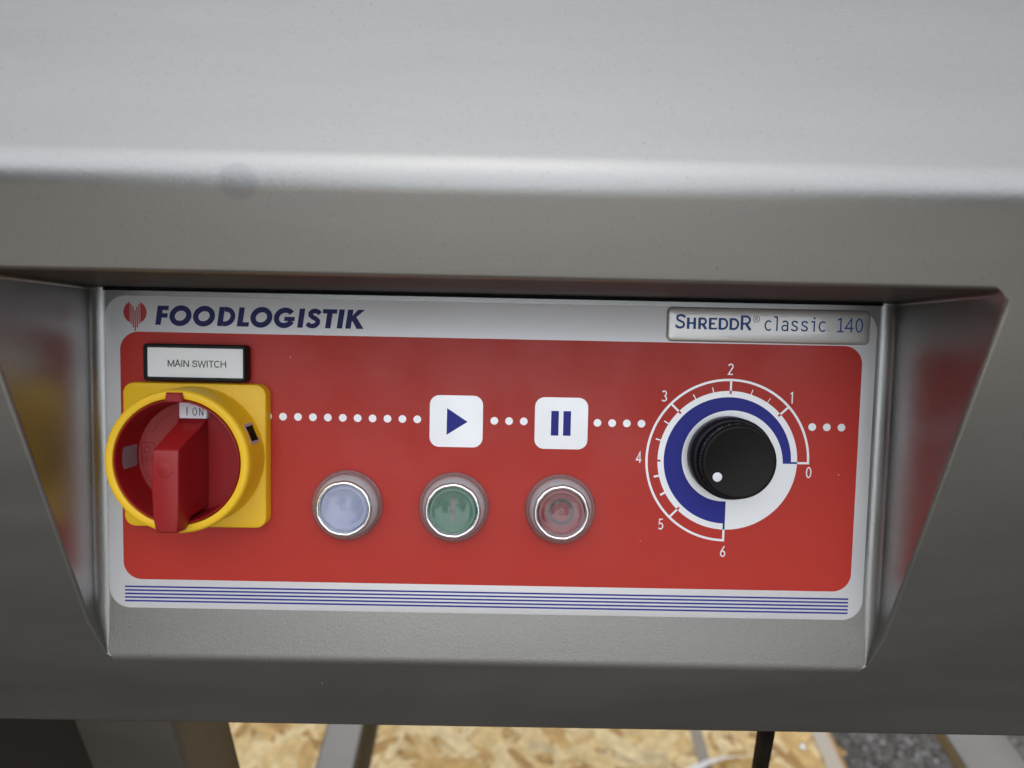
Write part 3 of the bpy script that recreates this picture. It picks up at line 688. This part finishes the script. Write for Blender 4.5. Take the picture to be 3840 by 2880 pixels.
# push buttons under clear boots
def button(u, cap, lab, glyph):
    Mx = PM @ Matrix.Translation((u * MM, 47.9 * MM, 0))
    bm = bmesh.new(); lathe(bm, [(15.3, .4), (15.3, 1.0), (15.0, 1.3), (14.3, 1.5), (14.2, 1.9), (14.9, 2.3), (15.0, 3.0), (14.6, 4.4), (13.7, 6.0), (12.6, 7.3), (11.9, 8.0), (11.4, 8.5), (10.9, 8.55), (10.5, 8.2)], 0, 0, 72)
    b = obj('push_button', bm, M['boot'], root, Mx, label=lab, angle=70)
    bm = bmesh.new(); lathe(bm, [(13.5, .4), (13.5, 2.4), (13.3, 3.6), (12.8, 5.0), (12.2, 6.2), (11.7, 7.0), (10.9, 7.3), (10.5, 6.9), (10.4, 4.5)], 0, 0, 72); obj('bezel', bm, M['bezel'], b, I4, angle=50)
    bm = bmesh.new(); rf = lambda a, z: .07 * math.sin(9 * a + 1.3) + .05 * math.sin(17 * a)
    lathe(bm, [(10.3, 7.3), (10.4, 8.2), (10.8, 8.68), (11.4, 8.66), (11.95, 8.2), (12.15, 7.5)], 0, 0, 90, rf); obj('trim_ring', bm, M['chrome'], b, I4, angle=80)
    bm = bmesh.new(); lathe(bm, [(10.3, 4.6), (10.25, 5.9), (9.9, 6.3), (0, 6.35)], 0, 0, 60); obj('lens_cap', bm, cap, b, I4)
    if glyph:
        bm = bm2()
        if glyph == 'I': face2d(bm, rr_pts(-.75, -5.3, .75, 5.3, .15, 2), 6.42)
        else: ribbon(bm, arc(0, 0, 5.0, 5.0, 0, 360, 48)[:-1], 1.25, 6.42, True)
        obj('button_symbol', bm, M['glyph_i'] if glyph == 'I' else M['glyph_o'], b, I4, smooth=False)
    bm = bmesh.new(); lathe(bm, [(10.4, 7.75), (9.6, 7.60), (8.9, 7.48), (8.75, 7.56), (8.55, 7.56), (8.4, 7.42), (7.5, 7.28), (6, 7.10), (4.5, 6.96), (3, 6.86), (1.5, 6.81), (.95, 6.80), (.85, 6.84), (.6, 6.84), (.5, 6.80), (0, 6.80)], 0, 0, 60); obj('membrane', bm, M['membrane'], b, I4, angle=80)
button(104.6, M['cap_white'], 'pale bluish push button without symbol', None)
button(151.1, M['cap_green'], 'green push button marked with an upright bar', 'I')
button(197.7, M['cap_red'], 'dark red push button marked with a ring', 'O')

# speed knob
KU, KV = 270.2, 72.6
KM = PM @ Matrix.Translation((KU * MM, KV * MM, 0))
bm = bmesh.new(); lathe(bm, [(17.6, .45), (17.6, 8.2), (17.2, 8.9), (16.4, 9.1), (15.2, 9.2)], 0, 0, 96)
knob = obj('speed_knob', bm, M['black'], root, KM, angle=35)
bm = bmesh.new(); lathe(bm, [(16.0, 9.0), (16.0, 9.3), (15.9, 13.6), (15.5, 13.9), (15.3, 14.0)], 0, 0, 400, lambda a, z: (.22 if math.sin(100 * a) > 0 else -.22) if 9.1 < z < 13.7 else 0)
obj('knurled_grip', bm, M['grip'], knob, I4, angle=30)
bm = bmesh.new(); lathe(bm, [(15.4, 13.8), (15.6, 14.4), (15.6, 15.4), (15.25, 15.9), (14.6, 16.15), (14.2, 16.15), (14.0, 16.05), (0, 16.05)], 0, 0, 96); obj('knob_top', bm, M['turned'], knob, I4, angle=35)
bm = bmesh.new(); lathe(bm, [(1.95, 16.0), (1.95, 16.12), (1.8, 16.2), (0, 16.22)], 261.2 - KU, 66.3 - KV, 32); obj('indicator_dot', bm, M['white_plastic'], knob, I4)

# ------------------------------------------------------------------ floor board, cable, odds and ends
ob = bpy.data.objects.new('strand_board', None); col.objects.link(ob); ob.location = W(.1, .55, -.85)
ob['label'] = 'pale wood strand board lying on the asphalt under the machine'; ob['category'] = 'board'
bx0, bx1, by0_, by1_ = -.75, .758, -.15, 1.05
bm = bmesh.new(); p, q = W(bx0, by0_, -.849), W(bx1, by1_, -.8225)
box(bm, p.x - ob.location.x, p.y - ob.location.y, .001, q.x - ob.location.x, q.y - ob.location.y, .0275)
obj('board_core', bm, M['strand'], ob, I4, smooth=False)
def strand_pts(L, wd):
    n = [(-L / 2, random.uniform(-.3, .3) * wd), (-L * .38, wd * random.uniform(.35, .5)), (random.uniform(-.1, .1) * L, wd * .5), (L * .38, wd * random.uniform(.3, .5)), (L / 2, random.uniform(-.3, .3) * wd), (L * .4, -wd * random.uniform(.3, .5)), (0, -wd * .5), (-L * .38, -wd * random.uniform(.3, .5))]
    return n
def add_strand(bm, P, x, y, z, rot, th=.0006):
    c, s = math.cos(rot), math.sin(rot)
    T = [bm.verts.new((x + a * c - b * s, y + a * s + b * c, z + th)) for a, b in P]; B = [bm.verts.new((x + a * c - b * s, y + a * s + b * c, z)) for a, b in P]
    bm.faces.new(T)
    for i in range(len(T)): j = (i + 1) % len(T); bm.faces.new((B[i], B[j], T[j], T[i]))
lx = lambda x: x + SX - ob.location.x
ly = lambda y: y - ob.location.y
bm = bmesh.new()
for k in range(5200):
    x, y = random.uniform(bx0 + .03, bx1 - .03), random.uniform(by0_ + .03, by1_ - .03)
    add_strand(bm, strand_pts(random.uniform(.04, .11), random.uniform(.006, .022)), lx(x), ly(y), .0275 + random.uniform(0, .0012), random.gauss(0, .9))
st = obj('strand_layer', bm, M['strand'], ob, I4, smooth=False); st['kind'] = 'stuff'
shapes = []
for k in range(24):
    b2 = bmesh.new(); add_strand(b2, strand_pts(random.uniform(.06, .13), random.uniform(.012, .034)), 0, 0, 0, 0, .0009)
    me = bpy.data.meshes.new('wood_strand'); bmesh.ops.recalc_face_normals(b2, faces=b2.faces[:]); b2.to_mesh(me); b2.free(); me.materials.append(M['strand']); shapes.append(me)
k = 0
while k < 280:
    x, y = random.uniform(-.30, .74), random.uniform(.44, .64)
    o = bpy.data.objects.new('wood_strand', random.choice(shapes)); col.objects.link(o); o.parent = ob
    o.location = (lx(x), ly(y), .0288 + k * .000006); o.rotation_euler = (0, 0, random.gauss(0, .9)); k += 1

# asphalt chippings in the gap beside the board
b2 = bmesh.new(); bmesh.ops.create_icosphere(b2, subdivisions=1, radius=1)
iv = [v.co.copy() for v in b2.verts]; jf = [[v.index for v in f.verts] for f in b2.faces]; b2.free(); VV, FF = [], []
for k in range(9500):
    x, y = random.uniform(.765, 1.35), random.uniform(.2, .95); r = random.uniform(.003, .0075)
    m4 = Matrix.Translation(W(x, y, -.85 + r * .15)) @ Matrix.Rotation(random.uniform(0, 6.28), 4, 'Z') @ Matrix.Diagonal((r * random.uniform(.8, 1.3), r * random.uniform(.7, 1.1), r * random.uniform(.5, .8), 1))
    n0 = len(VV); VV += [tuple(m4 @ (v * random.uniform(.85, 1.1))) for v in iv]; FF += [[n0 + i for i in f] for f in jf]
bm = bpy.data.meshes.new('asphalt_chippings'); bm.from_pydata(VV, [], FF)
o = obj('asphalt_chippings', bm, M['pebble'], None, smooth=False); o['kind'] = 'stuff'; o['label'] = 'grey stone chippings in the asphalt beside the board'

def tube(name, pts, r, mat):
    cu = bpy.data.curves.new(name, 'CURVE'); cu.dimensions = '3D'; cu.bevel_depth = r; cu.bevel_resolution = 5
    s = cu.splines.new('BEZIER'); s.bezier_points.add(len(pts) - 1)
    for bp, p in zip(s.bezier_points, pts): bp.co = p; bp.handle_left_type = bp.handle_right_type = 'AUTO'
    o = bpy.data.objects.new(name, cu); col.objects.link(o)
    dg = bpy.context.evaluated_depsgraph_get(); me = bpy.data.meshes.new_from_object(o.evaluated_get(dg)); bpy.data.objects.remove(o)
    me.materials.clear()
    for p in me.polygons: p.use_smooth = True
    o = bpy.data.objects.new(name, me); col.objects.link(o); me.materials.append(mat); return o
c = tube('power_cable', [W(.305, .030, .02), W(.3115, .022, -.06), W(.319, .030, -.10), W(.338, .055, -.20), W(.37, .10, -.45), W(.40, .16, -.78), W(.44, .2, -.812), W(.62, .12, -.812)], .0045, M['black_rough'])
c['label'] = 'black power cable hanging down below the front edge of the machine'; c['category'] = 'cable'

def strip(name, P, wd, mat, label, cat, th=.0006, twist=0):
    bm = bmesh.new(); prev = None
    for i, p in enumerate(P):
        a = Vector(P[max(0, i - 1)]); b = Vector(P[min(len(P) - 1, i + 1)]); d = (b - a).normalized(); sdv = d.cross(Vector((0, 0, 1))).normalized()
        up = Vector((0, 0, 1)); t = twist * i
        sv = (sdv * math.cos(t) + up * math.sin(t)) * wd / 2; nv = (up * math.cos(t) - sdv * math.sin(t)) * th
        v = [bm.verts.new(q) for q in (Vector(p) - sv, Vector(p) + sv, Vector(p) + sv + nv, Vector(p) - sv + nv)]
        if prev:
            for k in range(4): j = (k + 1) % 4; bm.faces.new((prev[k], prev[j], v[j], v[k]))
        else: bm.faces.new(v)
        prev = v
    bm.faces.new(prev[::-1])
    o = obj(name, bm, mat); o['label'] = label; o['category'] = cat
    return o
strip('plastic_strap', [W(.34 + .03 * k, .432 + .0105 * k - .012 * math.sin(k * .8), -.810 + .004 * math.sin(k)) for k in range(11)], .022, M['strap'], 'white plastic strap lying loose on the strand board beside the cable', 'strap', .0006, .12)
M['grey_band'] = plain('grey_band', (.30, .25, .20), .4)
M['grey_band2'] = plain('pale_band', (.50, .43, .34), .4)
strip('flat_band', [W(.517, .60 - .02 * k, -.8175) for k in range(7)], .020, M['grey_band'], 'narrow grey band on the strand board left of the cable', 'band')  # narrow flat grey-brown band on the board
strip('flat_band', [W(.735, .80 - .06 * k, -.8175) for k in range(12)], .028, M['grey_band2'], 'pale stained band along the edge of the strand board beside the asphalt', 'band')  # flat band laid in place of a grey stain on the board
bm = bmesh.new(); lathe(bm, [(5.0, 0), (5.0, .8), (3.6, 2.2), (0, 2.8)], 0, 0, 20)
o = obj('nail_head', bm, M['chrome']); o.location = W(.694, .541, -.8165); o['label'] = 'small shiny nail head in the strand board right of the cable'; o['category'] = 'nail'
